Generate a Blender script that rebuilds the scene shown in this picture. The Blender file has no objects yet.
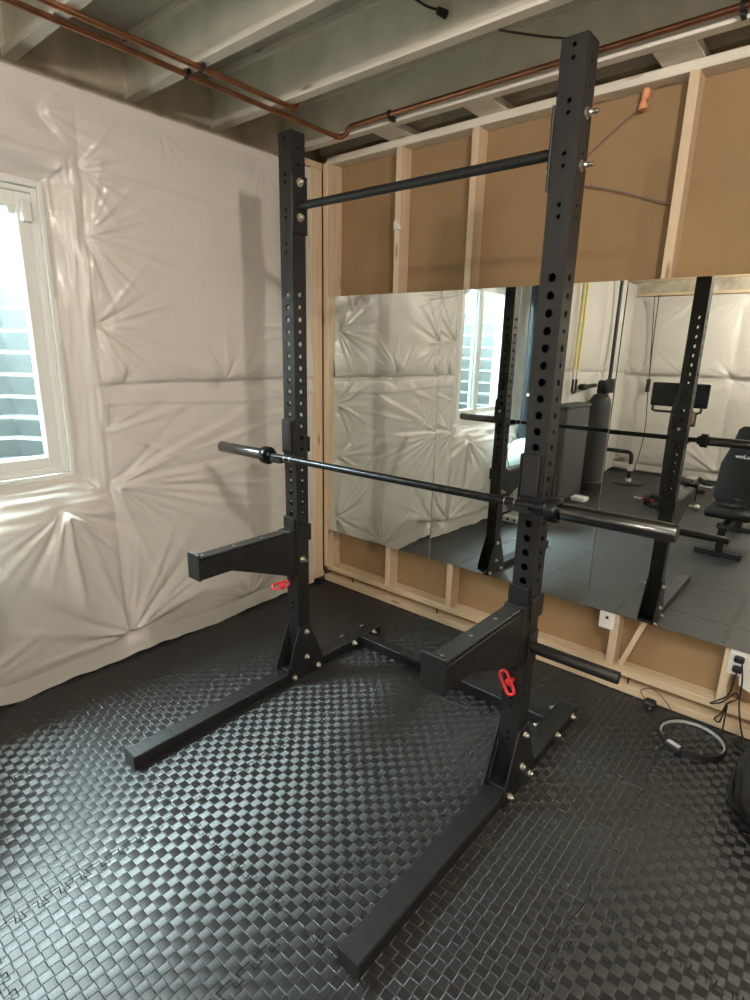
import bpy, bmesh, math, random
from mathutils import Vector, Matrix, noise
random.seed(7)
SC = bpy.context.scene
COL = SC.collection
PI = math.pi
V = Vector

# ------------------------------------------------------------------ materials
def nt(name):
    m = bpy.data.materials.new(name); m.use_nodes = True
    return m, m.node_tree.nodes, m.node_tree.links, m.node_tree.nodes['Principled BSDF']

def mat(name, col, rough=.5, metal=0., spec=.5, noise_scale=0, noise_amt=0., bump=0., bump_scale=200, coat=0.):
    m, N, L, b = nt(name)
    b.inputs['Base Color'].default_value = (*col, 1)
    b.inputs['Roughness'].default_value = rough
    b.inputs['Metallic'].default_value = metal
    b.inputs['Specular IOR Level'].default_value = spec
    b.inputs['Coat Weight'].default_value = coat
    tc = N.new('ShaderNodeTexCoord')
    if noise_amt:
        n = N.new('ShaderNodeTexNoise'); n.inputs['Scale'].default_value = noise_scale; n.inputs['Detail'].default_value = 5
        L.new(tc.outputs['Object'], n.inputs['Vector'])
        r = N.new('ShaderNodeValToRGB')
        r.color_ramp.elements[0].position = .3; r.color_ramp.elements[1].position = .7
        r.color_ramp.elements[0].color = (*[c * (1 - noise_amt) for c in col], 1)
        r.color_ramp.elements[1].color = (*[min(1, c * (1 + noise_amt)) for c in col], 1)
        L.new(n.outputs['Fac'], r.inputs['Fac']); L.new(r.outputs['Color'], b.inputs['Base Color'])
    if bump:
        n2 = N.new('ShaderNodeTexNoise'); n2.inputs['Scale'].default_value = bump_scale; n2.inputs['Detail'].default_value = 3
        L.new(tc.outputs['Object'], n2.inputs['Vector'])
        bp = N.new('ShaderNodeBump'); bp.inputs['Strength'].default_value = bump; bp.inputs['Distance'].default_value = .002
        L.new(n2.outputs['Fac'], bp.inputs['Height']); L.new(bp.outputs['Normal'], b.inputs['Normal'])
    return m

def wood(name, c1, c2, axis='Z', rough=.6):
    """pine: stretched grain along an axis plus a few knots"""
    m, N, L, b = nt(name)
    tc = N.new('ShaderNodeTexCoord'); mp = N.new('ShaderNodeMapping')
    sc = {'X': (1.2, 22, 22), 'Y': (22, 1.2, 22), 'Z': (22, 22, 1.2)}[axis]
    mp.inputs['Scale'].default_value = sc
    L.new(tc.outputs['Object'], mp.inputs['Vector'])
    n = N.new('ShaderNodeTexNoise'); n.inputs['Scale'].default_value = 1.6; n.inputs['Detail'].default_value = 6; n.inputs['Distortion'].default_value = .8
    L.new(mp.outputs['Vector'], n.inputs['Vector'])
    r = N.new('ShaderNodeValToRGB')
    r.color_ramp.elements[0].position = .25; r.color_ramp.elements[1].position = .75
    r.color_ramp.elements[0].color = (*c1, 1); r.color_ramp.elements[1].color = (*c2, 1)
    L.new(n.outputs['Fac'], r.inputs['Fac'])
    mp2 = N.new('ShaderNodeMapping')
    s2 = {'X': (3, 14, 14), 'Y': (14, 3, 14), 'Z': (14, 14, 3)}[axis]
    mp2.inputs['Scale'].default_value = s2
    L.new(tc.outputs['Object'], mp2.inputs['Vector'])
    vo = N.new('ShaderNodeTexVoronoi'); vo.inputs['Scale'].default_value = 1.0
    L.new(mp2.outputs['Vector'], vo.inputs['Vector'])
    k = N.new('ShaderNodeValToRGB')
    k.color_ramp.elements[0].position = .05; k.color_ramp.elements[0].color = (.30, .17, .09, 1)
    k.color_ramp.elements[1].position = .17; k.color_ramp.elements[1].color = (1, 1, 1, 1)
    L.new(vo.outputs['Distance'], k.inputs['Fac'])
    mx = N.new('ShaderNodeMix'); mx.data_type = 'RGBA'; mx.blend_type = 'MULTIPLY'; mx.inputs[0].default_value = .75
    L.new(r.outputs['Color'], mx.inputs[6]); L.new(k.outputs['Color'], mx.inputs[7])
    L.new(mx.outputs[2], b.inputs['Base Color'])
    b.inputs['Roughness'].default_value = rough
    bp = N.new('ShaderNodeBump'); bp.inputs['Strength'].default_value = .15; bp.inputs['Distance'].default_value = .001
    L.new(n.outputs['Fac'], bp.inputs['Height']); L.new(bp.outputs['Normal'], b.inputs['Normal'])
    return m

def foam_material():
    """EVA foam: a basket weave of raised cells whose fine ridges turn by 90 degrees from cell to cell"""
    m, N, L, b = nt('black_foam_weave')
    CELL = .0305
    uv = N.new('ShaderNodeUVMap'); uv.uv_map = 'UVMap'
    sx = N.new('ShaderNodeSeparateXYZ'); L.new(uv.outputs['UV'], sx.inputs[0])
    def math_(op, a, bb=None, c=None):
        n = N.new('ShaderNodeMath'); n.operation = op
        for i, x in enumerate((a, bb, c)):
            if x is None: continue
            if isinstance(x, (int, float)): n.inputs[i].default_value = x
            else: L.new(x, n.inputs[i])
        return n.outputs[0]
    u = math_('DIVIDE', sx.outputs['X'], CELL); v = math_('DIVIDE', sx.outputs['Y'], CELL)
    fu, fv = math_('FLOOR', u), math_('FLOOR', v)
    ch = math_('FLOORED_MODULO', math_('ADD', fu, fv), 2.0)          # 0 / 1 checker
    cu, cv = math_('SUBTRACT', math_('FRACT', u), .5), math_('SUBTRACT', math_('FRACT', v), .5)
    # ridges
    ru = math_('COSINE', math_('MULTIPLY', u, 2 * PI * 7)); rv = math_('COSINE', math_('MULTIPLY', v, 2 * PI * 7))
    rid = N.new('ShaderNodeMix'); rid.data_type = 'FLOAT'
    L.new(ch, rid.inputs[0]); L.new(ru, rid.inputs[2]); L.new(rv, rid.inputs[3])
    # every cell is a strand arching over its neighbours: curved along one axis
    du = math_('MULTIPLY', cu, cu); dv = math_('MULTIPLY', cv, cv)
    arch = N.new('ShaderNodeMix'); arch.data_type = 'FLOAT'
    L.new(ch, arch.inputs[0]); L.new(dv, arch.inputs[2]); L.new(du, arch.inputs[3])
    edge = math_('MAXIMUM', math_('ABSOLUTE', cu), math_('ABSOLUTE', cv))
    groove = math_('MULTIPLY', math_('MAXIMUM', math_('SUBTRACT', edge, .42), 0.), -6.0)
    h = math_('ADD', math_('ADD', math_('MULTIPLY', arch.outputs[0], -.9), math_('MULTIPLY', rid.outputs[0], .05)), groove)
    bp = N.new('ShaderNodeBump'); bp.inputs['Strength'].default_value = .55; bp.inputs['Distance'].default_value = .003
    L.new(h, bp.inputs['Height']); L.new(bp.outputs['Normal'], b.inputs['Normal'])
    tg = N.new('ShaderNodeTangent'); tg.direction_type = 'UV_MAP'; tg.uv_map = 'UVMap'
    L.new(tg.outputs['Tangent'], b.inputs['Tangent'])
    b.inputs['Anisotropic'].default_value = .9
    L.new(math_('MULTIPLY_ADD', ch, .25, .0), b.inputs['Anisotropic Rotation'])
    n = N.new('ShaderNodeTexNoise'); n.inputs['Scale'].default_value = 9; n.inputs['Detail'].default_value = 4
    tc = N.new('ShaderNodeTexCoord'); L.new(tc.outputs['Object'], n.inputs['Vector'])
    rr = N.new('ShaderNodeMapRange'); rr.inputs[3].default_value = FOAM_R[0]; rr.inputs[4].default_value = FOAM_R[1]
    L.new(n.outputs['Fac'], rr.inputs[0]); L.new(rr.outputs[0], b.inputs['Roughness'])
    b.inputs['Base Color'].default_value = (*FOAM_C, 1)
    b.inputs['IOR'].default_value = 1.65; b.inputs['Specular IOR Level'].default_value = .62
    return m

def plastic_sheet():
    """white poly vapour-barrier film: glossy, finely crinkled"""
    m, N, L, b = nt('white_poly_film')
    tc = N.new('ShaderNodeTexCoord')
    n1 = N.new('ShaderNodeTexNoise'); n1.inputs['Scale'].default_value = 5; n1.inputs['Detail'].default_value = 4
    n2 = N.new('ShaderNodeTexNoise'); n2.inputs['Scale'].default_value = 26; n2.inputs['Detail'].default_value = 4; n2.inputs['Distortion'].default_value = 1.5
    for n in (n1, n2): L.new(tc.outputs['Object'], n.inputs['Vector'])
    b1 = N.new('ShaderNodeBump'); b1.inputs['Strength'].default_value = .3; b1.inputs['Distance'].default_value = .02
    b2 = N.new('ShaderNodeBump'); b2.inputs['Strength'].default_value = .3; b2.inputs['Distance'].default_value = .004
    L.new(n1.outputs['Fac'], b1.inputs['Height']); L.new(n2.outputs['Fac'], b2.inputs['Height'])
    L.new(b1.outputs['Normal'], b2.inputs['Normal']); L.new(b2.outputs['Normal'], b.inputs['Normal'])
    b.inputs['Base Color'].default_value = (*FILM_C, 1)
    b.inputs['Roughness'].default_value = .25
    b.inputs['Specular IOR Level'].default_value = .5
    return m

FOAM_C = (.013, .0135, .0145); FOAM_R = (.48, .56)
FILM_C = (.66, .635, .60)
M = {}
M['foam'] = foam_material()
M['film'] = plastic_sheet()
M['film_dark'] = mat('insulation_edge', (.30, .27, .22), .9)
M['powder'] = mat('black_powder_coat', (.0095, .010, .011), .46, 0, .5, bump=.25, bump_scale=900)
M['tube_in'] = mat('tube_inside', (.006, .006, .006), .8)
M['rubber'] = mat('black_rubber', (.015, .015, .016), .62)
M['liner'] = mat('black_plastic_liner', (.022, .023, .025), .3)
M['zinc'] = mat('zinc_bolt', (.75, .72, .66), .28, 1)
M['bar_shaft'] = mat('black_oxide_steel', (.045, .047, .05), .3, .9, noise_scale=60, noise_amt=.3)
M['sleeve'] = mat('dark_chrome_sleeve', (.15, .155, .16), .24, 1)
M['brass'] = mat('hex_nut_steel', (.62, .58, .5), .3, 1)
M['red'] = mat('red_coating', (.62, .03, .035), .4)
M['pine_z'] = wood('pine_upright', (.60, .45, .30), (.76, .61, .44), 'Z')
M['pine_x'] = wood('pine_lengthwise', (.58, .43, .28), (.74, .59, .41), 'X')
M['pine_y'] = wood('pine_crosswise', (.56, .42, .27), (.72, .57, .40), 'Y')
M['pale_x'] = wood('pale_plate', (.66, .61, .52), (.80, .76, .68), 'X')
M['joist'] = wood('pale_joist_flange', (.68, .65, .57), (.80, .78, .70), 'X')
M['web'] = mat('joist_web_board', (.74, .74, .64), .75, noise_scale=6, noise_amt=.12, bump=.2, bump_scale=60)
M['subfloor'] = mat('subfloor_board', (.52, .50, .43), .8, noise_scale=8, noise_amt=.2)
M['rim'] = mat('rim_board', (.50, .45, .36), .8, noise_scale=6, noise_amt=.3)
M['kraft'] = mat('brown_kraft_board', (.31, .20, .102), .8, noise_scale=3, noise_amt=.07)
M['concrete'] = mat('grey_concrete', (.30, .30, .29), .85, noise_scale=6, noise_amt=.15)
M['mirror'] = mat('mirror_silver', (.83, .87, .84), 0.0, 1)
M['mirror_edge'] = mat('mirror_edge', (.45, .55, .5), .2)
M['vinyl'] = mat('white_vinyl', (.80, .82, .80), .35)
M['well'] = mat('grey_well_liner', (.135, .15, .15), .6)
M['copper'] = mat('copper', (.40, .19, .11), .33, 1, noise_scale=14, noise_amt=.25)
M['cable_black'] = mat('black_cable', (.012, .012, .013), .45)
M['shadow_grey'] = mat('shadow_line', (.20, .17, .16), .6)  # shade put into the colour, for the shadow lines on the brown board
M['white_plate'] = mat('white_wallplate', (.82, .81, .78), .35)
M['dark'] = mat('dark_slot', (.01, .01, .01), .6)
M['orange'] = mat('orange_foam', (.80, .36, .20), .7, bump=.4, bump_scale=60)
M['paper'] = mat('white_paper', (.82, .81, .77), .7)
M['silver'] = mat('silver_plastic', (.80, .80, .79), .25, .4)
M['bag'] = mat('black_nylon', (.012, .012, .013), .7, bump=.5, bump_scale=350)
M['grey_tank'] = mat('grey_plastic_tank', (.085, .088, .088), .5, spec=.2)
M['tank'] = mat('dark_fibreglass_tank', (.06, .063, .066), .4, spec=.25)
M['abs'] = mat('dark_drain_pipe', (.028, .036, .044), .35)
M['yellow'] = mat('yellow_pipe', (.80, .72, .36), .5)
M['mint'] = mat('mint_ball', (.60, .70, .68), .4)
M['screen'] = mat('black_screen', (.006, .007, .01), .15)
M['vinyl_black'] = mat('black_upholstery', (.016, .0155, .0145), .55, spec=.15, bump=.2, bump_scale=300)
M['iron'] = mat('cast_iron', (.03, .03, .03), .4, .5)
M['white_plastic'] = mat('white_plastic', (.78, .80, .78), .4)
M['alu'] = mat('brushed_aluminium', (.62, .61, .58), .35, 1)
M['brown'] = mat('brown_bottle', (.20, .10, .06), .35)
M['white_paint'] = mat('white_lettering', (.85, .85, .84), .5)
M['pvc'] = mat('white_pipe', (.82, .80, .74), .4)

def glass_mat():
    m, N, L, b = nt('window_glass')
    N.remove(b)
    g = N.new('ShaderNodeBsdfGlossy'); g.inputs['Roughness'].default_value = .02
    t = N.new('ShaderNodeBsdfTransparent'); t.inputs['Color'].default_value = (.95, .985, .97, 1)
    f = N.new('ShaderNodeFresnel'); f.inputs['IOR'].default_value = 1.3
    x = N.new('ShaderNodeMixShader')
    ge = N.new('ShaderNodeNewGeometry'); mu = N.new('ShaderNodeMath'); mu.operation = 'SUBTRACT'; mu.use_clamp = True
    L.new(f.outputs[0], mu.inputs[0]); L.new(ge.outputs['Backfacing'], mu.inputs[1])
    L.new(mu.outputs[0], x.inputs[0]); L.new(t.outputs[0], x.inputs[1]); L.new(g.outputs[0], x.inputs[2])
    L.new(x.outputs[0], N['Material Output'].inputs[0])
    return m
M['glass'] = glass_mat()

# ------------------------------------------------------------------ mesh helpers
class MB:
    def __init__(self): self.bm = bmesh.new()
    def _merge(self, other, mtx=None):
        if mtx is not None: other.transform(mtx)
        me = bpy.data.meshes.new('tmp'); other.to_mesh(me); other.free()
        self.bm.from_mesh(me); bpy.data.meshes.remove(me)
        return self
    def box(self, lo, hi, bevel=0., seg=1, mtx=None):
        b = bmesh.new(); bmesh.ops.create_cube(b, size=1)
        lo, hi = V(lo), V(hi); c = (lo + hi) / 2; s = hi - lo
        for v in b.verts: v.co = V((v.co.x * s.x, v.co.y * s.y, v.co.z * s.z)) + c
        if bevel: bmesh.ops.bevel(b, geom=list(b.edges), offset=bevel, segments=seg, affect='EDGES', profile=.5)
        return self._merge(b, mtx)
    def cyl(self, p0, p1, r0, r1=None, seg=24, caps=True, bevel=0.):
        r1 = r0 if r1 is None else r1
        p0, p1 = V(p0), V(p1); d = p1 - p0
        b = bmesh.new(); bmesh.ops.create_cone(b, cap_ends=caps, segments=seg, radius1=r0, radius2=r1, depth=d.length)
        if bevel:
            ed = [e for e in b.edges if len(e.link_faces) == 2 and any(len(f.verts) > 4 for f in e.link_faces)]
            bmesh.ops.bevel(b, geom=ed, offset=bevel, segments=2, affect='EDGES', profile=.5)
        q = V((0, 0, 1)).rotation_difference(d.normalized())
        return self._merge(b, Matrix.Translation((p0 + p1) / 2) @ q.to_matrix().to_4x4())
    def tube(self, pts, r, seg=10, closed=False, caps=True):
        pts = [V(p) for p in pts]; n = len(pts); rings = []; bm = self.bm
        up = None
        for i, p in enumerate(pts):
            if closed: t = pts[(i + 1) % n] - pts[i - 1]
            else: t = pts[min(i + 1, n - 1)] - pts[max(i - 1, 0)]
            t.normalize()
            if up is None:
                up = t.orthogonal().normalized()
            else:
                up = (up - t * up.dot(t))
                up = up.normalized() if up.length > 1e-6 else t.orthogonal().normalized()
            s = t.cross(up); rr = r[i] if isinstance(r, (list, tuple)) else r
            rings.append([bm.verts.new(p + (up * math.cos(2 * PI * k / seg) + s * math.sin(2 * PI * k / seg)) * rr) for k in range(seg)])
        m = n if closed else n - 1
        for i in range(m):
            a, b = rings[i], rings[(i + 1) % n]
            off = 0
            if closed and i == n - 1:
                off = min(range(seg), key=lambda o: (a[0].co - b[o].co).length)
            for k in range(seg):
                bm.faces.new((a[k], a[(k + 1) % seg], b[(k + 1 + off) % seg], b[(k + off) % seg]))
        if caps and not closed:
            bm.faces.new(list(reversed(rings[0]))); bm.faces.new(rings[-1])
        return self
    def prism(self, poly, t0, t1, axis='x', bevel=0.):
        """poly: 2-D outline; extruded along axis from t0 to t1. x: (y,z), y: (x,z), z: (x,y)"""
        b = bmesh.new()
        def P(p, t):
            return {'x': (t, p[0], p[1]), 'y': (p[0], t, p[1]), 'z': (p[0], p[1], t)}[axis]
        lo = [b.verts.new(P(p, t0)) for p in poly]; hi = [b.verts.new(P(p, t1)) for p in poly]
        b.faces.new(lo); b.faces.new(list(reversed(hi)))
        n = len(poly)
        for i in range(n): b.faces.new((lo[i], hi[i], hi[(i + 1) % n], lo[(i + 1) % n]))
        bmesh.ops.recalc_face_normals(b, faces=list(b.faces))
        if bevel: bmesh.ops.bevel(b, geom=list(b.edges), offset=bevel, segments=2, affect='EDGES', profile=.5)
        return self._merge(b)
    def lathe(self, prof, c=(0, 0, 0), seg=32, mtx=None):
        """profile of (r, z) turned about z"""
        b = bmesh.new(); c = V(c); rings = []
        for r, z in prof:
            if r < 1e-6: rings.append([b.verts.new(c + V((0, 0, z)))])
            else: rings.append([b.verts.new(c + V((r * math.cos(2 * PI * k / seg), r * math.sin(2 * PI * k / seg), z))) for k in range(seg)])
        for A, B in zip(rings, rings[1:]):
            for k in range(seg):
                k2 = (k + 1) % seg
                if len(A) == 1 and len(B) == 1: continue
                if len(A) == 1: b.faces.new((A[0], B[k2], B[k]))
                elif len(B) == 1: b.faces.new((A[k], A[k2], B[0]))
                else: b.faces.new((A[k], A[k2], B[k2], B[k]))
        bmesh.ops.recalc_face_normals(b, faces=list(b.faces))
        return self._merge(b, mtx)
    def sphere(self, c, r, seg=24, scale=(1, 1, 1)):
        b = bmesh.new(); bmesh.ops.create_uvsphere(b, u_segments=seg, v_segments=seg // 2, radius=r)
        return self._merge(b, Matrix.Translation(V(c)) @ Matrix.Diagonal((*scale, 1)))
    def hole_plate(self, o, u, n, width, z0, z1, holes, depth=.004, seg=14):
        """flat wall of a steel tube: origin o at mid width, running up z; real round holes with a lip into the wall"""
        bm = self.bm; o, u, n = V(o), V(u), V(n); up = V((0, 0, 1))
        P = lambda a, z, d=0.: bm.verts.new(o + u * a + up * z - n * d)
        flip = u.cross(up).dot(n) < 0
        def face(vs):
            bm.faces.new(list(reversed(vs)) if flip else vs)
        holes = sorted(holes); w = width / 2; z = z0
        cells = []
        for i, (hz, r) in enumerate(holes):
            a = hz - (hz - holes[i - 1][0]) / 2 if i else hz - w
            b = hz + (holes[i + 1][0] - hz) / 2 if i + 1 < len(holes) else hz + w
            cells.append((max(a, hz - w, z0), min(b, hz + w, z1), hz, r))
        for a, b, hz, r in cells:
            if a > z + 1e-6: face([P(-w, z), P(w, z), P(w, a), P(-w, a)])
            outer = []; inner = []; deep = []
            bound = []
            for k in range(seg):
                t = 2 * PI * (k + .5) / seg; cx, cz = math.cos(t), math.sin(t)
                s = min((w / abs(cx)) if abs(cx) > 1e-6 else 9, ((b - hz) / cz) if cz > 1e-6 else 9, ((a - hz) / cz) if cz < -1e-6 else 9)
                bound.append((cx * s, hz + cz * s))
                inner.append(P(cx * r, hz + cz * r)); deep.append(P(cx * r, hz + cz * r, depth))
            corners = [(w, b), (-w, b), (-w, a), (w, a)]
            outer = [P(*p) for p in bound]
            for k in range(seg):
                k2 = (k + 1) % seg
                p, q2 = bound[k], bound[k2]
                mid = []
                for cc in corners:
                    on_p = abs(p[0] - cc[0]) < 1e-6 or abs(p[1] - cc[1]) < 1e-6
                    on_q = abs(q2[0] - cc[0]) < 1e-6 or abs(q2[1] - cc[1]) < 1e-6
                    same = abs(p[0] - q2[0]) < 1e-6 or abs(p[1] - q2[1]) < 1e-6
                    if on_p and on_q and not same: mid = [P(*cc)]
                face([inner[k], outer[k]] + mid + [outer[k2], inner[k2]])
                face([deep[k], inner[k], inner[k2], deep[k2]])
            z = b
        if z < z1 - 1e-6: face([P(-w, z), P(w, z), P(w, z1), P(-w, z1)])
        return self
    def build(self, name, material, parent=None, smooth=True, angle=35):
        me = bpy.data.meshes.new(name)
        self.bm.normal_update(); self.bm.to_mesh(me); self.bm.free()
        me.materials.append(material if not isinstance(material, str) else M[material])
        if smooth:
            me.polygons.foreach_set('use_smooth', [True] * len(me.polygons))
            me.set_sharp_from_angle(angle=math.radians(angle))
        o = bpy.data.objects.new(name, me); COL.objects.link(o); o.shadow_terminator_geometry_offset = 0
        if parent is not None:
            o.parent = parent
            o.matrix_parent_inverse = Matrix.Translation(parent.location).inverted() if parent.rotation_euler.z == 0 and parent.rotation_euler.x == 0 and parent.rotation_euler.y == 0 else parent.matrix_basis.inverted()
        return o

def tag(o, label=None, cat=None, group=None, kind=None):
    if label: o['label'] = label
    if cat: o['category'] = cat
    if group: o['group'] = group
    if kind: o['kind'] = kind
    return o
def thing(name, label, cat, loc=(0, 0, 0), group=None):
    o = bpy.data.objects.new(name, None); COL.objects.link(o); o.location = loc
    o.empty_display_size = .05
    return tag(o, label, cat, group)
def struct(name, label=None, cat=None, loc=(0, 0, 0)):
    o = bpy.data.objects.new(name, None); COL.objects.link(o); o.location = loc
    return tag(o, label, cat, None, 'structure')
def arc(c, r, a0, a1, e1, e2, n=8):
    c, e1, e2 = V(c), V(e1), V(e2)
    return [c + (e1 * math.cos(a0 + (a1 - a0) * i / n) + e2 * math.sin(a0 + (a1 - a0) * i / n)) * r for i in range(n + 1)]
def spline(pts, n=8):
    pts = [V(p) for p in pts]; out = []
    for i in range(len(pts) - 1):
        p0 = pts[max(i - 1, 0)]; p1 = pts[i]; p2 = pts[i + 1]; p3 = pts[min(i + 2, len(pts) - 1)]
        for k in range(n):
            t = k / n
            out.append(.5 * ((2 * p1) + (p2 - p0) * t + (2 * p0 - 5 * p1 + 4 * p2 - p3) * t * t + (3 * p1 - p0 - 3 * p2 + p3) * t ** 3))
    out.append(pts[-1]); return out

# ------------------------------------------------------------------ dimensions (camera stands at x=0, y=0)
XW = -2.70          # face of the film on the left wall
YB = 2.694          # front faces of the studs on the mirror wall
YF = -3.5           # far wall, seen in the mirror
XR = 2.3
ZJ = 2.684          # underside of the joists
ZS = 2.93           # subfloor above
FT = .012           # foam tile thickness (floor level is z=0 on top of the tiles)

# ------------------------------------------------------------------ floor
fl = MB(); fl.box((XW - .27, YF - .2, -FT - .12), (XR + .2, YB + .25, -FT - .0005))
tag(fl.build('floor', 'concrete'), 'grey concrete slab under the foam tiles', 'floor', kind='structure')

T = .61
def tile_mesh():
    teeth = 10; amp = .0135; gap = .00045
    def side():
        pts = []; p = T / teeth; s0, s1, e0, e1 = .36, .64, .28, .72
        for k in range(1, teeth - 1):
            a = k * p
            pts += [(a + s0 * p, -amp), (a + e0 * p, amp), (a + e1 * p, amp), (a + s1 * p, -amp)]
        return pts
    S = side()
    bot = [(t, o) for t, o in S]                     # y = o (tooth into this tile)
    right = [(T + o, t) for t, o in S]
    top = [(t, T + o) for t, o in reversed(S)]
    left = [(o, t) for t, o in reversed(S)]
    poly = [(0, 0)] + bot + [(T, 0)] + right + [(T, T)] + top + [(0, T)] + left
    # shrink slightly along the normals so that the joints stay visible
    n = len(poly); out = []
    for i in range(n):
        a, b, c = V(poly[i - 1]), V(poly[i]), V(poly[(i + 1) % n])
        n1 = V((-(b - a).y, (b - a).x)).normalized(); n2 = V((-(c - b).y, (c - b).x)).normalized()
        d = (n1 + n2); d = d / max(.4, d.length_squared / 2)
        out.append(b + d * gap)
    bm = bmesh.new(); uvl = bm.loops.layers.uv.new('UVMap')
    ins = []
    for i in range(n):
        a, b, c = out[i - 1], out[i], out[(i + 1) % n]
        n1 = V((-(b - a).y, (b - a).x)).normalized(); n2 = V((-(c - b).y, (c - b).x)).normalized()
        d = (n1 + n2); d = d / max(.4, d.length_squared / 2); ins.append(b + d * .0012)
    topv = [bm.verts.new((p.x, p.y, 0)) for p in ins]
    mid = [bm.verts.new((p.x, p.y, -.0015)) for p in out]
    low = [bm.verts.new((p.x, p.y, -FT)) for p in out]
    from mathutils.geometry import tessellate_polygon
    for tri in tessellate_polygon([[V((p.x, p.y, 0)) for p in ins]]):
        f = bm.faces.new([topv[k] for k in tri])
        f.normal_update()
        if f.normal.z < 0: f.normal_flip()
    for i in range(n):
        j = (i + 1) % n
        bm.faces.new((mid[i], mid[j], topv[j], topv[i])); bm.faces.new((low[i], low[j], mid[j], mid[i]))
    for f in bm.faces:
        for l in f.loops: l[uvl].uv = (l.vert.co.x, l.vert.co.y)
    me = bpy.data.meshes.new('foam_floor_tile'); bm.normal_update(); bm.to_mesh(me); bm.free()
    me.materials.append(M['foam']); return me
tm = tile_mesh()
b = MB(); b.box((XW - .02, YB - .05, -.0115), (1.6, YB + .02, -.0006)); tag(b.build('foam_border_strip', mat('black_foam_plain', (.013, .0135, .0145), .6)), 'plain black foam border strip along the stud wall', 'floor strip')
for i in range(-2, 5):
    for j in range(-7, 3):
        x, y = -1.575 + i * T, .845 + j * T
        if x > 1.0: continue
        o = bpy.data.objects.new('foam_floor_tile', tm); COL.objects.link(o); o.location = (x, y, 0)
        tag(o, 'black basket-weave foam floor tile interlocked with its neighbours', 'floor tile', 'interlocking foam floor tiles')

# ------------------------------------------------------------------ left wall: insulation behind a white film
WY0, WY1, WZ0, WZ1 = .17, 1.104, .990, 2.236        # window frame outer
XG = -2.765                                        # plane of the window frame
def sstep(a, b, x):
    t = max(0., min(1., (x - a) / (b - a))); return t * t * (3 - 2 * t)
def gauss(d, s): return math.exp(-(d / s) ** 2)
# staple points (y, z, strength, number of pleats, reach, from / to angle: 0 is towards the corner, 90 is up)
PINS = [(1.235, 2.312, .9, 8, .34, -60, 60), (1.233, 2.045, 1.3, 14, .40, -85, 75), (1.241, 1.676, 1.2, 11, .42, -80, 50), (1.333, 1.422, .6, 6, .2, 20, 160),
        (1.887, 1.410, 1.1, 10, .34, 10, 170), (1.225, 1.20, 1., 8, .42, -60, 30), (1.239, .934, 1.5, 16, .95, -75, 50), (.995, .855, 1.6, 16, .45, -170, -10),
        (1.248, .142, 1.5, 20, .62, 0, 180), (1.10, 2.48, .8, 9, .32, -80, 60), (2.53, 2.09, 1, 9, .34, 110, 250), (2.53, 1.71, 1.1, 10, .40, 110, 250), (2.53, 1.23, 1.1, 10, .40, 120, 250),
        (2.53, .89, 1.1, 10, .45, 110, 250), (2.53, .445, 1.3, 12, .45, 90, 260), (2.2, 2.55, .4, 5, .25, 200, 340), (1.62, 2.55, .4, 5, .25, 200, 340),
        (.35, .86, 1.4, 14, .45, -170, -10), (.60, .86, .8, 8, .35, -160, -20), (.4, .10, 1.3, 13, .5, 10, 170), (-.3, 1.41, 1, 11, .4, 0, 360), (-.35, .9, 1, 11, .4, 0, 360),
        (-.3, .14, 1.2, 13, .5, 0, 180), (-.3, 2.1, 1, 11, .4, 0, 360), (2.0, .10, .9, 11, .5, 10, 170), (-1.1, 1.41, 1, 11, .4, 0, 360), (-1.1, .2, 1, 11, .4, 0, 180), (-1.9, 1.41, 1, 11, .4, 0, 360), (-1.9, .2, 1, 11, .4, 0, 180)]
def make_rays(pins, seed):
    R_ = random.Random(seed); out = []
    for (cy, cz, st, n, reach, a0, a1) in pins:
        rs = []
        n = int(n * 1.7)
        for k in range(n):
            t = math.radians(a0 + (a1 - a0) * (k + .5 + R_.uniform(-.45, .45)) / n)
            rs.append((t, reach * R_.uniform(.35, 1.15), R_.uniform(.003, .010), st * R_.uniform(.25, 1.) * R_.choice((1, 1, 1, -.7)), R_.uniform(-.5, .5)))
        out.append(rs)
    return out
PS = make_rays(PINS, 3)
STUD_Y = [2.585, 1.235, -.30, -1.1, -1.9, -2.7, -3.5]
BULGE = .050
def film(y, z, pins=PINS, ps=PS, studs=STUD_Y, rows=(2.58, 1.415, .10)):
    h = 0.
    # pillows between the vertical lines and the horizontal rows
    s = sorted(studs)
    for a, b in zip(s, s[1:]):
        if a <= y <= b:
            py = math.sin(PI * (y - a) / (b - a)) ** .55
            break
    else: py = 0
    r = sorted(rows); pz = 0
    for a, b in zip(r, r[1:]):
        if a <= z <= b:
            t = (z - a) / (b - a)
            # the film sags: fullest low in each field
            pz = (math.sin(PI * t ** .75)) ** .5
    h += BULGE * py * (pz if pz else .25)
    h += .010 * noise.noise(V((y * 1.7, z * 1.7, 3.1))) + .006 * noise.noise(V((y * 4.1, z * 3.3, 8.7)))
    for (cy, cz, st, n, reach, a0, a1), rays in zip(pins, ps):
        dy, dz = y - cy, z - cz; d = math.hypot(dy, dz)
        if d > reach * 1.6: continue
        if d > .004:
            for t, ln, wd, am, cv in rays:
                ct, s_ = math.cos(t), math.sin(t)
                al = dy * ct + dz * s_
                if al <= 0 or al > ln * 1.35: continue
                pe = dz * ct - dy * s_ - cv * al * al * .35
                w_ = wd * .8 + .022 * al + .0045
                if abs(pe) > 3 * w_: continue
                q_ = al / ln
                h += am * .0125 * math.exp(-(pe / w_) ** 2) * min(1, al / .035) * max(0, 1 - q_ / 1.35) ** 1.2
        h -= .022 * st * gauss(d, .055)
    return h
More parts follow.
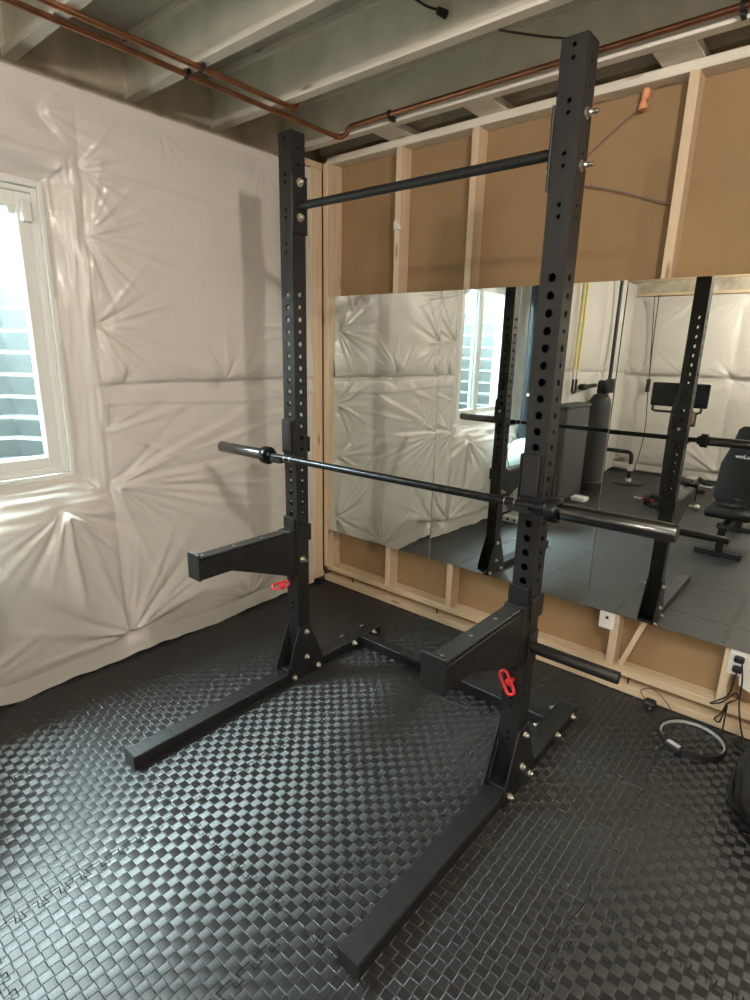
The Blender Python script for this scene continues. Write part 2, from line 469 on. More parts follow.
def left_height(y, z):
    h = film(y, z)
    # ledge where two sheets overlap: the upper one sags over the lower
    k = 1.412 + .004 * math.sin(y * 9)
    if y > 1.2:
        h += .020 * sstep(k - .004, k + .012, z) * (1 - sstep(k + .02, k + .25, z))
        k2 = 1.305 + .012 * math.sin(y * 5 + 1)
        h += .007 * sstep(k2 - .01, k2 + .01, z) * (1 - sstep(k - .03, k - .005, z))
    # long diagonal draw lines fanning out from the pin under the window corner
    if y > 1.2 and .5 < z < 1.35:
        for sl, am, ph in ((.26, .006, 0), (.42, .005, 1), (.08, .005, 2), (-.12, .004, .4), (-.3, .004, 2.2)):
            d = (z - .934) - sl * (y - 1.239) - .015 * math.sin(5 * y + ph)
            h += am * gauss(d, .016) * sstep(1.25, 1.5, y) * (1 - sstep(1.9, 2.5, y))
    # horizontal draw along the top and a long slack wave
    d = (z - 2.30) + .05 * (y - 1.25)
    h += .007 * gauss(d, .014) * sstep(1.22, 1.35, y) * (1 - sstep(1.6, 2.4, y))
    # hem
    h *= sstep(.0, .10, z - .02) * .85 + .15
    h += .018 * (1 - sstep(.03, .16, z)) * (.5 + .5 * math.sin(y * 4.3 + .6)) * .8
    h *= (1 - .8 * sstep(2.45, 2.60, z))
    # strip round the window: film folded back to the frame
    dy = max(WY0 - y, y - WY1); dz = max(WZ0 - z, z - WZ1)
    d = max(dy, dz)
    wl = math.hypot(max(dy, 0), max(dz, 0)) if (dy > 0 and dz > 0) else d
    lim = .125
    if wl < lim * 1.5:
        wr = .010 * noise.noise(V((y * 26, z * 3.5, 0))) + .006 * noise.noise(V((y * 55, z * 6, 4.)))
        if dz > dy: wr = .010 * noise.noise(V((y * 3.5, z * 26, 0))) + .006 * noise.noise(V((y * 6, z * 55, 4.)))
        f = sstep(.0, lim * (.8 if dz > dy else 1.), wl)
        h = h * sstep(lim * .6, lim * 1.5, wl) + wr * (1 - sstep(lim, lim * 1.5, wl)) + (XG - XW + .012) * (1 - f)
    if y > 2.45: h = max(h, .004 + .02 * sstep(2.575, 2.45, y) * 0)
    return h
def film_wall(name, ys, zs, fn, place, skip=None, material='film', flip=False):
    bm = bmesh.new(); G = []
    for y in ys:
        col = []
        for z in zs: col.append(bm.verts.new(place(y, z, fn(y, z))))
        G.append(col)
    for i in range(len(ys) - 1):
        for j in range(len(zs) - 1):
            cy, cz = (ys[i] + ys[i + 1]) / 2, (zs[j] + zs[j + 1]) / 2
            if skip and skip(cy, cz): continue
            q = (G[i][j], G[i + 1][j], G[i + 1][j + 1], G[i][j + 1])
            bm.faces.new(tuple(reversed(q)) if flip else q)
    for v in [v for v in bm.verts if not v.link_faces]: bm.verts.remove(v)
    m = MB(); m.bm.free(); m.bm = bm
    return m
def rng(a, b, n): return [a + (b - a) * i / n for i in range(n + 1)]
ysL = rng(-3.5, -.4, 90) + rng(-.4, .9, 100)[1:] + rng(.9, 2.572, 260)[1:]
zsL = rng(.012, 2.605, 330)
def hem(y, z):
    return z
lw = film_wall('wall_left', ysL, zsL, left_height, lambda y, z, h: (XW + h, y, z + (.018 * noise.noise(V((y * 3.1, 0, 5))) + .012 * noise.noise(V((y * 9, 0, 1)))) * (1 - sstep(.03, .25, z))),
               skip=lambda y, z: WY0 + .012 < y < WY1 - .012 and WZ0 + .012 < z < WZ1 - .012)
wl = lw.build('wall_left', 'film', angle=180)
tag(wl, 'white film stapled over insulation on the window wall', 'wall', kind='structure')
# what stands behind the film
m = MB(); m.box((XW - .27, YF, -.02), (XW - .20, WY0 - .02, 2.93)); m.box((XW - .27, WY1 + .02, -.02), (XW - .20, YB + .25, 2.93))
m.box((XW - .27, WY0 - .02, -.02), (XW - .20, WY1 + .02, WZ0 - .02)); m.box((XW - .27, WY0 - .02, WZ1 + .02), (XW - .20, WY1 + .02, 2.93))
m.build('foundation', 'concrete', wl)
m = MB(); m.box((XW - .16, YF, .001), (XW - .085, YB - .05, .035))
m.build('bottom_plate', 'pine_y', wl)
m = MB(); m.box((XW - .15, YF, 2.50), (XW - .06, YB - .13, 2.538), .003); m.box((XW - .15, YF, 2.538), (XW - .06, YB - .15, 2.576), .003)
m.build('top_plate', 'pale_x', wl)
m = MB(); m.box((XW - .22, YF, 2.56), (XW - .161, YB + .1, ZS)); m.build('rim_board', 'rim', wl)
# bare studs of the left wall beside the corner
m = MB(); m.box((XW - .038, 2.565, .078), (XW + .010, 2.656, 2.61), .002); m.build('stud', 'pine_z', wl)
m = MB(); m.box((XW - .09, 2.40, .038), (XW + .012, 2.665, .077), .002); m.build('corner_block', 'pine_y', wl)
m = MB(); m.box((XW - .09, 2.46, 2.612), (XW + .004, 2.668, 2.65), .002); m.build('plate_end', 'pine_y', wl)

# ------------------------------------------------------------------ window
win = struct('window_1', 'white vinyl sliding basement window in the film covered wall', 'window', (XG, (WY0 + WY1) / 2, WZ0))
def ring(mb, x0, x1, y0, y1, z0, z1, w, bev=.003, wb=None):
    wb = wb or w
    mb.box((x0, y0, z0), (x1, y0 + w, z1), bev); mb.box((x0, y1 - w, z0), (x1, y1, z1), bev)
    mb.box((x0, y0 + w, z0), (x1, y1 - w, z0 + wb), bev); mb.box((x0, y0 + w, z1 - w), (x1, y1 - w, z1), bev)
m = MB(); ring(m, XG - .07, XG + .012, WY0, WY1, WZ0, WZ1, .026); ring(m, XG - .09, XG - .008, WY0 + .026, WY1 - .026, WZ0 + .026, WZ1 - .026, .022)
ring(m, XG - .09, XG - .022, WY0 + .045, WY1 - .045, WZ0 + .045, WZ1 - .045, .014)
m.build('window_frame', 'vinyl', win)
YM = .735
m = MB(); ring(m, XG - .052, XG - .020, YM - .035, WY1 - .055, WZ0 + .052, WZ1 - .055, .052, .004); ring(m, XG - .056, XG - .030, YM + .012, WY1 - .100, WZ0 + .098, WZ1 - .1, .010, .002)
sash = m.build('sash', 'vinyl', win)
m = MB(); m.box((XG - .040, YM + .012, WZ0 + .1), (XG - .036, WY1 - .102, WZ1 - .102)); m.build('pane', 'glass', sash)
m = MB(); ring(m, XG - .088, XG - .056, WY0 + .055, YM + .035, WZ0 + .052, WZ1 - .055, .052, .004); sash2 = m.build('sash', 'vinyl', win)
m = MB(); m.box((XG - .076, WY0 + .105, WZ0 + .1), (XG - .072, YM - .015, WZ1 - .102)); m.build('pane', 'glass', sash2)
m = MB(); m.box((XG - .024, 1.010, 2.075), (XG + .012, 1.048, 2.160), .005); m.box((XG - .024, .962, 2.10), (XG - .002, .990, 2.135), .004); m.build('latch', 'vinyl', win)
# window well outside
wx0, wx1, wy0, wy1 = XW - 1.0, XW - .272, WY0 - .12, WY1 + .12
m = MB()
def corrug(z):
    q = ((z - .6) / .118) % 1.0
    return .040 * (1 - q / .9) if q < .9 else .040 * (q - .9) / .1
bm = m.bm
pl = [(wx1, wy0), (wx0 + .22, wy0), (wx0 + .06, wy0 + .08), (wx0, wy0 + .26), (wx0, wy1 - .26), (wx0 + .06, wy1 - .08), (wx0 + .22, wy1), (wx1, wy1)]
path = []
for a, b in zip(pl, pl[1:]):
    for k in range(6): path.append((V(a).lerp(V(b), k / 6)))
path.append(V(pl[-1])); cw = V(((wx0 + wx1) / 2, (wy0 + wy1) / 2))
rows = []
for z in rng(.55, 2.36, 210):
    rows.append([bm.verts.new((*(p + (p - cw).normalized() * corrug(z)), z)) for p in path])
for A, B in zip(rows, rows[1:]):
    for k in range(len(A) - 1): bm.faces.new((A[k], A[k + 1], B[k + 1], B[k]))
wellp = m.build('window_well', 'well', win)
m = MB(); m.box((wx0 - .1, wy0 - .1, .55), (wx1 + .02, wy1 + .1, .60)); m.build('well_gravel', mat('pale_gravel', (.2, .2, .19), .9, noise_scale=60, noise_amt=.4), win)
m = MB(); m.box((XW - .275, WY0 - .02, WZ0 - .03), (XG - .06, WY1 + .02, WZ0 - .001)); m.box((XW - .275, WY0 - .03, WZ0 - .02), (XG - .06, WY0, WZ1)); m.box((XW - .275, WY1, WZ0 - .02), (XG - .06, WY1 + .03, WZ1)); m.box((XW - .275, WY0 - .02, WZ1), (XG - .06, WY1 + .02, WZ1 + .03))
m.build('window_reveal', 'vinyl', win)

# ------------------------------------------------------------------ mirror wall: bare studs and brown board
wb = struct('wall_back', 'open stud wall backed with brown board behind the mirrors', 'wall', (0, YB, 0))
m = MB(); m.box((XW - .26, YB + .089, -.02), (XR + .2, YB + .12, ZS)); m.build('backing_board', 'kraft', wb)
SX = [-2.160, -1.690, -1.212, -.735, -.252, .235, .72, 1.21, 1.70, 2.15]
for x in SX:
    m = MB(); m.box((x, YB, .1152), (x + .038, YB + .0885, 2.6455), .002); m.build('stud', 'pine_z', wb)
m = MB(); m.box((-2.683, YB - .036, .1152), (-2.645, YB + .0885, 2.6455), .002); m.build('stud', 'pine_z', wb)
m = MB(); m.box((XW + .01, YB, .077), (XR, YB + .0885, .115), .003); m.build('bottom_plate', 'pine_x', wb)
m = MB(); m.box((XW + .002, YB - .018, .0005), (XR, YB + .0885, .040), .003); m.build('floor_plate', 'pine_x', wb)
m = MB(); m.box((XW + .01, YB, 2.646), (XR, YB + .0885, 2.684), .003); m.build('top_plate', 'pale_x', wb)
for x in (-2.45, -1.75, -1.2, -.62, -.1):
    m = MB(); m.cyl((x, YB + .01, .040), (x, YB + .01, .077), .004, seg=8); m.build('spike', 'iron', wb)
# ------------------------------------------------------------------ far and right walls
PINF = []
for xx in (-2.6, -1.9, -1.35, -.75, -.1, .6, 1.3):
    for zz, a0, a1 in ((2.42, 190, 350), (1.40, 0, 360), (.14, 5, 175)): PINF.append((xx, zz, 1.2, 15, .5, a0, a1))
PSF = make_rays(PINF, 9)
def far_h(x, z):
    h = film(x, z, PINF, PSF, [-2.75, -1.35, .0, 1.3, 2.4], (2.46, 1.40, .12)) * 1.2
    h += .03 * sstep(1.39, 1.405, z) * (1 - sstep(1.42, 1.7, z))
    h *= sstep(.0, .1, z - .02) * .9 + .1
    return h * (1 - .9 * sstep(2.3, 2.44, z))
fw = film_wall('wall_far', rng(XW - .1, XR, 210), rng(.03, 2.44, 130), far_h, lambda x, z, h: (x, YF + .06 + h, z), flip=True)
wf = fw.build('wall_far', 'film', angle=180); tag(wf, 'film covered insulated wall facing the mirrors', 'wall', kind='structure')
m = MB(); m.box((XW - .5, YF - .2, -.02), (XR + .2, YF - .0, ZS)); m.build('foundation', 'concrete', wf)
m = MB(); m.box((XW - .1, YF + .0, 2.45), (XR, YF + .07, 2.488), .003); m.box((XW - .1, YF, 2.646), (XR, YF + .06, 2.684), .003); m.build('top_plate', 'pine_x', wf)
m = MB(); m.box((XW - .1, YF + .0, 2.4885), (XR, YF + .02, 2.6455)); m.build('rim_board', 'rim', wf)
m = MB(); m.box((XR, YF - .2, -.02), (XR + .15, YB + .25, ZS)); tag(m.build('wall_right', mat('pale_wall', (.55, .52, .47), .7, noise_scale=2, noise_amt=.05)), 'pale wall at the side of the room', 'wall', kind='structure')

# ------------------------------------------------------------------ ceiling
ce = struct('ceiling', 'open basement ceiling of pale joists under the subfloor', 'ceiling', (0, 0, ZS))
m = MB(); m.box((XW - .5, YF - .2, ZS), (XR + .2, YB + .25, ZS + .1)); m.build('subfloor', 'subfloor', ce)
for y in (2.50, 2.005, 1.545, 1.045, .555, .065, -.425, -.915, -1.405, -1.895, -2.385, -2.875, -3.365):
    m = MB(); m.box((XW - .16, y, ZJ + .0005), (XR, y + .052, ZJ + .032), .002); j = m.build('joist', 'joist', ce)
    m = MB(); m.box((XW - .16, y + .021, ZJ + .031), (XR, y + .031, ZS)); m.build('web', 'web', j)
    m = MB(); m.box((XW - .16, y, ZS - .03), (XR, y + .052, ZS - .0005), .002); m.build('top_flange', 'joist', j)
for x in (-2.21, -1.66, -.84, -.10):
    m = MB(); m.box((x, 2.5525, ZJ + .001), (x + .15, YB + .088, ZJ + .037), .002); m.build('blocking', 'pale_x' if x != -.84 else 'pale_x', ce)
m = MB(); m.box((XW - .1, YB + .05, ZJ + .04), (XR, YB + .0885, ZS)); m.build('rim_board', 'rim', ce)

# ------------------------------------------------------------------ mirrors
def mirror_panel(x0, x1, yaw, tilt, a, xc, label, dz=0):
    # plane y = a + yaw*(x-xc) + tilt*(z-1.15)
    z0, z1 = .392, 1.905
    yf = lambda x, z: a + yaw * (x - xc) + tilt * (z - 1.15)
    t = thing('mirror_panel', label, 'mirror', ((x0 + x1) / 2, yf((x0 + x1) / 2, z0), z0))
    b = MB(); g = .0012; bm = b.bm
    x0 += g; x1 -= g
    c = [(x0, z0), (x1, z0), (x1, z1), (x0, z1)]
    f = [bm.verts.new((x, yf(x, z), z)) for x, z in c]; bm.faces.new(f)
    b.build('silvered_face', 'mirror', t, smooth=False)
    b = MB(); bm = b.bm
    f = [bm.verts.new((x, yf(x, z) + .00005, z)) for x, z in c]; r = [bm.verts.new((x, yf(x, z) + .0045, z)) for x, z in c]
    bm.faces.new(list(reversed(r)))
    for i in range(4):
        k = (i + 1) % 4; bm.faces.new((f[i], r[i], r[k], f[k]))
    b.build('glass_edge', 'mirror_edge', t, smooth=False)
    return t
mirror_panel(-2.665, -1.812, .020, .008, 2.676, -2.2, 'frameless mirror panel beside the film wall corner showing only white film')
mirror_panel(-1.812, -.857, -.0153, .0031, 2.6785, -1.3, 'frameless mirror panel showing the window and water softener')
mirror_panel(-.857, .10, 0, .0057, 2.680, -.5, 'frameless mirror panel showing the bench and the black screen')

# ------------------------------------------------------------------ squat rack
XL, XRR, WT = -1.9274, -.7617, .0755
YU, DU, ZT, HT = 1.697, .0725, .055, 2.415
YFR, YBK = .8413, 2.3255
rack = thing('squat_rack', 'black steel squat rack with two perforated uprights and a pull-up bar', 'squat rack', ((XL + XRR) / 2, YU, 0))
pairs = [2.395, 2.365, 2.265, 2.236, 2.136, 2.106, 2.006, 1.976]
big = [1.813 - .0505 * k for k in range(0, 20)]
def bolt(p, n, r=.011, parent=None, long_=0., name='bolt'):
    p, n = V(p), V(n)
    b = MB(); b.cyl(p, p + n * .0025, r * 1.35, seg=20); b.cyl(p + n * .0025, p + n * (.0025 + r * .8), r, seg=6)
    b.cyl(p + n * .004, p + n * (.012 + long_), r * .55, seg=12)
    b.sphere(p + n * (.0025 + r * .75), r * .8, 12)
    return b.build(name, 'zinc', parent)
for x, sgn in ((XL, -1), (XRR, 1)):
    w = WT / 2
    fr = [(z, .0062) for z in pairs if z not in ()] + [(z, .0125) for z in big] + [(z, .0062) for z in (.52, .40, .37, .26, .23)]
    sd = [(z, .0055) for z in pairs[4:]] + [(z, .0085 if k % 2 else .0105) for k, z in enumerate(big)] + [(z, .0055) for z in (2.30, 2.36)] + [(z, .0062) for z in (.44, .40)]
    b = MB()
    hp = lambda o, u, n, ww, hs: b.hole_plate(o, u, n, ww, ZT, HT, hs)
    hp((x, YU, 0), (1, 0, 0), (0, -1, 0), WT, fr); hp((x, YU + DU, 0), (-1, 0, 0), (0, 1, 0), WT, fr)
    hp((x + w, YU + DU / 2, 0), (0, 1, 0), (1, 0, 0), DU, sd); hp((x - w, YU + DU / 2, 0), (0, -1, 0), (-1, 0, 0), DU, sd)
    b.box((x - w, YU, HT - .0005), (x + w, YU + DU, HT + .003), .0015)
    up = b.build('upright', 'powder', rack)
    # foot
    b = MB(); b.box((x - .0383, YFR, 0.0005), (x + .0383, YBK, ZT), .004)
    ft = b.build('foot', 'powder', rack)
    for y0_, y1_ in ((YFR - .004, YFR + .001), (YBK - .001, YBK + .004)):
        b = MB(); b.box((x - .0385, y0_, .0006), (x + .0385, y1_, ZT + .0005), .002); b.build('end_cap', 'liner', ft)
    for yy in (1.02, 2.00, 2.17):
        b = MB(); b.cyl((x, yy, ZT - .001), (x, yy, ZT + .0006), .0085, seg=16); b.build('peg_hole', 'tube_in', ft)
    # gusset plates, one on each side, wrapping the upright and the foot
    for s in (-1, 1):
        xo = x + s * (w + .0008); xi = x + s * (w + .0075)
        poly = [(1.612, .006), (1.622, .078), (1.698, .281), (1.765, .281), (1.852, .078), (1.862, .006)]
        b = MB(); b.prism(poly, min(xo, xi), max(xo, xi), 'x', .0015); gp = b.build('gusset_plate', 'powder', rack)
        for yy, zz in ((1.742, .245), (1.742, .108), (1.822, .026), (1.660, .026)):
            bolt((xi, yy, zz), (s, 0, 0), .0105, gp, .004)
    b = MB(); b.box((x - w + .001, 1.640, ZT + .0005), (x + w - .001, 1.697, ZT + .007), .0015); b.prism([(1.642, .06), (1.6965, .06), (1.6965, .215)], x - w, x - w + .006, 'x'); b.build('base_flange', 'powder', rack)
# rear crossmember
b = MB(); b.box((XL + .0455, 2.150, .0005), (XRR - .0455, 2.215, ZT), .004); cm = b.build('crossmember', 'powder', rack)
for x, s in ((XL + .0385, 1), (XRR - .0385, -1)):
    b = MB(); b.box((min(x, x + s * .0065), 2.065, .0008), (max(x, x + s * .0065), 2.300, ZT + .001), .0015); fp = b.build('mounting_flange', 'powder', cm)
    for yy in (2.095, 2.262): bolt((x + s * .0065, yy, .040), (s, 0, 0), .011, fp, .010)
    xs = XRR + .0385 if s < 0 else XL - .0385
    for yy in (2.095, 2.262): bolt((xs, yy, .040), (-s, 0, 0), .011, fp, .0)
# pull-up bar
yp = YU + DU / 2
b = MB(); b.cyl((XL + WT / 2 + .007, yp, 2.150), (XRR - WT / 2 - .007, yp, 2.150), .0158, seg=28); pb = b.build('pull_up_bar', 'powder', rack)
for x, s in ((XL + WT / 2, 1), (XRR - WT / 2, -1)):
    b = MB(); b.box((min(x + s * .0006, x + s * .0075), YU - .006, 2.045), (max(x + s * .0006, x + s * .0075), YU + DU + .006, 2.262), .002); fp = b.build('mounting_plate', 'powder', pb)
    for zz in (2.236, 2.107):
        bolt((x + s * .0075, yp, zz), (s, 0, 0), .0125, fp, .002)
        bolt((x - s * (WT + .0002), yp, zz), (-s, 0, 0), .0115, fp, .022)
# plate storage peg on the right upright
b = MB(); b.cyl((XRR + WT / 2 + .001, YU + .036, .606), (-.424, YU + .036, .606), .0205, seg=28, bevel=.002); pg = b.build('plate_storage_peg', 'powder', rack)
b = MB(); b.box((XRR + WT / 2 + .0004, YU + .001, .545), (XRR + WT / 2 + .007, YU + DU - .002, .665), .002); b.build('peg_flange', 'powder', pg)

# ------------------------------------------------------------------ J-cups
def j_cup(x, label, s):
    zb = 1.1237 + (x + 2.345) / 2.036 * .0178 - .0142      # underside of the bar here
    t = thing('j_cup', label, 'j-cup', (x, YU, 1.2))
    b = MB(); b.box((x - .036, YU - .0095, 1.098), (x + .036, YU - .0008, 1.290), .002); b.box((x - .034, YU - .088, zb - .0085), (x + .034, YU - .009, zb - .0032), .002)
    b.build('bracket', 'powder', t)
    b = MB(); b.box((x - .028, YU - .026, 1.150), (x + .028, YU - .0098, 1.283), .004); b.box((x - .028, YU - .086, zb - .0030), (x + .028, YU - .0205, zb - .0003), .001); b.build('liner', 'liner', t)
    b = MB(); b.box((x - .034, YU - .0925, zb - .0085), (x + .034, YU - .0883, zb + .012), .0015); b.build('lip', 'powder', t)
    b = MB(); b.box((x - .0455, YU - .009, 1.135), (x - .0385, YU + DU + .010, 1.285), .002); b.box((x - .0455, YU + DU + .003, 1.14), (x + .044, YU + DU + .011, 1.208), .002); b.build('side_plate', 'powder', t)
    b = MB(); b.cyl((x, YU - .0008, 1.2075), (x, YU + DU + .018, 1.2075), .009, seg=16); b.build('pin', 'zinc', t)
    return t
j_cup(XL, 'black j-cup cradling the bar on the upright near the film wall', 1)
j_cup(XRR, 'black j-cup cradling the bar on the upright in front of the mirror', -1)

# ------------------------------------------------------------------ spotter arms
def spotter(x, label, nut=True):
    t = thing('spotter_arm', label, 'spotter arm', (x, YU, .75))
    ye = 1.172; yk = 1.330
    b = MB(); w = .0355
    b.box((x - w, ye + .008, .684), (x + w, YU - .0485, .768), .003)
    arm = b.build('arm', 'powder', t)
    b = MB()
    for s in (-1, 1):
        xa = x + s * .029; xb = x + s * .0350
        b.prism([(yk, .6855), (YU - .012, .6855), (YU - .012, .560), (YU - .03, .557)], min(xa, xb), max(xa, xb), 'x')
    b.build('gusset', 'powder', t)
    for yy in (1.25, 1.33, 1.41, 1.49, 1.57):
        b = MB(); b.cyl((x + .0350, yy, .728), (x + .0359, yy, .728), .008, seg=14); b.build('side_hole', 'tube_in', arm)
    b = MB(); b.box((x - .041, ye, .682), (x + .041, ye + .0085, .797), .0025); b.build('end_plate', 'powder', t)
    b = MB(); b.box((x - .029, ye + .010, .7683), (x + .029, YU - .055, .778), .003); st = b.build('top_strip', 'liner', t)
    for yy in (1.215, 1.37, 1.52):
        b = MB(); b.cyl((x, yy, .7775), (x, yy, .7793), .006, seg=12); b.build('screw', 'zinc', st)
    b = MB(); b.box((x - .038, YU - .050, .555), (x + .038, YU - .0010, .780), .003); b.box((x - .044, YU - .012, .778), (x + .030, YU - .0010, .835), .002)
    b.build('mounting_bracket', 'powder', t)
    b = MB()
    for s in (-1, 1):
        b.box((min(x + s * .0385, x + s * .0455), YU - .006, .715), (max(x + s * .0385, x + s * .0455), YU + DU + .012, .797), .002)
    b.box((x - .0455, YU + DU + .003, .725), (x + .0455, YU + DU + .012, .790), .002)
    b.build('side_plate', 'powder', t)
    if not nut: return t
    b = MB(); p = V((x + WT / 2, YU + .030, .628)); b.cyl(p, p + V((.006, 0, 0)), .017, seg=20); b.cyl(p + V((.006, 0, 0)), p + V((.016, 0, 0)), .0135, seg=6); b.cyl(p + V((.014, 0, 0)), p + V((.030, 0, 0)), .008, seg=14); b.build('pin', 'brass', t)
    return t
spotter(XL, 'black spotter arm bolted to the upright near the film wall')
spotter(XRR, 'black spotter arm bolted to the upright beside the storage peg', False)

# red pull clips under the spotter arms
def red_clip(x, label, p0, p1, nrm):
    t = thing('pull_clip', label, 'clip', (x, YU - .01, .48))
    p0, p1, nrm = V(p0), V(p1), V(nrm).normalized(); ax = (p1 - p0).normalized(); side = ax.cross(nrm).normalized(); L = (p1 - p0).length; r = .014
    c0, c1 = p0 + ax * r, p1 - ax * r
    pts = [c1 + ax * (math.cos(a) * r) + side * (math.sin(a) * r) for a in rng(-PI / 2, PI / 2, 8)] + [c0 - ax * (math.cos(a) * r) - side * (math.sin(a) * r) for a in rng(-PI / 2, PI / 2, 8)]
    b = MB(); b.tube(pts, .0062, 10, closed=True); b.build('loop', 'red', t)
    c = (p0 + p1) / 2 + side * -.011 + ax * -.004
    b = MB(); b.cyl(c - nrm * (.019 if abs(nrm.y) > .7 else .008), c + nrm * .014, .0135, seg=20, bevel=.003); b.build('knob', 'red', t)
red_clip(XRR, 'red loop clip on the upright beside the storage peg', (-.797, YU - .018, .505), (-.752, YU - .024, .430), (.2, -1, .1))
red_clip(XL, 'red loop clip on the upright near the film wall', (-1.950, YU - .006, .500), (-1.985, YU - .075, .488), (.5, -.25, .9))

# ------------------------------------------------------------------ barbell
bar = thing('barbell', 'black olympic barbell racked across the two uprights', 'barbell', ((-2.345 - .309) / 2, 1.625, 1.1325))
pA, pB = V((-2.345, 1.625, 1.1237)), V((-.309, 1.625, 1.1415))
dv = (pB - pA).normalized()
pA = pA - dv * .0; LB = (pB - pA).length
at = lambda d: pA + dv * d
b = MB(); b.cyl(at(.33), at(LB - .33), .0142, seg=28)
sh = b.build('shaft', 'bar_shaft', bar)
for d in (.47, .505, LB - .47, LB - .505):
    b = MB(); b.cyl(at(d - .002), at(d + .002), .0146, seg=24); b.build('knurl_ring', 'zinc', sh)
for k in (0, 1):
    f = (lambda d: at(d)) if k == 0 else (lambda d: at(LB - d))
    b = MB(); b.cyl(f(0), f(.325), .0255, seg=32, bevel=.002); sl = b.build('sleeve', 'sleeve', bar)
    b = MB(); b.cyl(f(.325), f(.362), .0395, seg=32, bevel=.003); b.cyl(f(.362), f(.378), .025, seg=28); b.build('collar', 'bar_shaft', sl)
    b = MB(); b.cyl(f(-.0008), f(.002), .0205, seg=24); b.build('end_cap', 'liner', sl)

# ------------------------------------------------------------------ copper pipes
RP = .0115
def pipe_thing(label, path, loc, clamps=()):
    t = thing('copper_pipe', label, 'pipe', loc)
    b = MB(); b.tube(path, RP, 14); b.build('pipe', 'copper', t)
    return t
xa, xb, zp = -2.366, -2.270, 2.6705
e = .03
p = [(xa, YF + .2, zp), (xa, 2.43, zp)] + arc((xa + e, 2.43, zp), e, PI, PI / 2, (1, 0, 0), (0, 1, 0), 6)[1:]
p = [V(q) for q in p] + [V((xa + .09, 2.46, zp))]
p2 = [p[-1]] + [V((xa + .09 + .02, 2.46, zp + .02)), V((xa + .09 + .02, 2.46, zp + .03))]
low = p[:-1] + [V((xa + .055, 2.46, zp + .004)), V((xa + .065, 2.46, zp + .016)), V((xa + .072, 2.46, zp + .030)), V((xa + .09, 2.46, zp + .036)), V((XR - .1, 2.46, zp + .036))]
cp1 = pipe_thing('copper pipe that bends at the corner and runs over the mirror wall', low, (xa, 1.5, zp))
up_ = [(xb, YF + .2, zp), (xb, 2.055, zp)] + arc((xb, 2.055, zp + .03), .03, -PI / 2, 0, (0, 1, 0), (0, 0, 1), 6)[1:] 
up_ = [V(q) for q in up_] + [V((xb, 2.085, ZS - .02))]
cp2 = pipe_thing('copper pipe that ends by turning up behind a joist', up_, (xb, 1.5, zp))
b = MB(); b.cyl((xb, 2.045, zp), (xb, 2.062, zp), .0145, seg=16); b.cyl((xb, 2.085, zp + .03), (xb, 2.085, zp + .052), .0145, seg=16); b.build('elbow_fitting', 'copper', cp2)
b = MB(); b.tube(arc((xa + e, 2.43, zp), e, PI, PI / 2, (1, 0, 0), (0, 1, 0), 6), .0142, 14); b.build('elbow_fitting', 'copper', cp1)
for x, y0, t in ((xa, 1.56, cp1), (xb, 1.565, cp2), (xa, .58, cp1), (xb, .58, cp2)):
    b = MB(); b.tube(arc((x, y0, zp), RP + .003, PI, 2 * PI, (1, 0, 0), (0, 0, 1), 10), .0035, 8); b.box((x - .024, y0 - .008, zp - .002), (x - .012, y0 + .008, ZJ), .002); b.box((x + .012, y0 - .008, zp - .002), (x + .024, y0 + .008, ZJ), .002); b.build('pipe_clamp', 'rubber', t)
for x in (-2.02, -.535, .6):
    b = MB(); b.cyl((x - .007, 2.46, zp + .036), (x + .007, 2.46, zp + .036), RP + .006, seg=18); b.box((x - .007, 2.462, zp + .01), (x + .007, 2.499, zp + .032)); b.build('pipe_clamp', 'rubber', cp1)

# cables on the ceiling; shadow lines on the brown board, modelled as strands
def cable(name, label, cat, pts, r, material, n=8):
    b = MB(); b.tube(spline(pts, n), r, 8); o = b.build(name, material); tag(o, label, cat); return o
t = thing('cable_end', 'black cable ending in a round fitting on the joist', 'cable', (-1.40, 2.0, 2.75))
b = MB(); b.tube(spline([(-1.60, 2.0, 2.875), (-1.55, 2.0, 2.858), (-1.48, 2.0, 2.81), (-1.425, 2.0, 2.782)], 8), .0045, 8); b.build('cable', 'cable_black', t)
b = MB(); b.cyl((-1.428, 1.992, 2.780), (-1.408, 2.026, 2.772), .012, .015, seg=16, bevel=.003); b.build('fitting', 'rubber', t)
cable('hanging_cable', 'thin black cable strung between two joists above the rack', 'cable', [(-1.202, 2.056, 2.679), (-1.146, 2.25, 2.715), (-1.118, 2.49, 2.783), (-1.11, 2.518, 2.79)], .004, 'cable_black')
cable('shadow_line', 'shadow line shaped as a grey strand from the orange sealant down behind the upright', 'cable', [(-.905, 2.762, 2.60), (-1.0, 2.762, 2.54), (-1.12, 2.763, 2.455), (-1.165, 2.763, 2.41)], .0026, 'shadow_grey')
cable('lower_shadow_line', 'shadow line shaped as a thin grey strand running sideways to a stud', 'cable', [(-.738, 2.762, 2.196), (-.85, 2.763, 2.238), (-1.0, 2.763, 2.290), (-1.16, 2.763, 2.335)], .0032, 'shadow_grey')
b = MB(); b.tube(spline([(-.900, 2.735, 2.644), (-.903, 2.74, 2.62), (-.910, 2.742, 2.597), (-.908, 2.742, 2.57)], 6), [.009 + .008 * abs(math.sin(i * .29)) for i in range(19)], 12)
tag(b.build('sealant_blob', 'orange'), 'orange foam sealant hanging below the top plate', 'sealant')
# scrap of film caught on a stud
b = MB(); b.prism([(-2.158, 2.282), (-2.135, 2.282), (-2.102, 2.238), (-2.155, 2.235)], YB - .012, YB - .001, 'y', .002)
tag(b.build('film_scrap', 'paper'), 'small white scrap caught on the stud above the mirror', 'scrap')
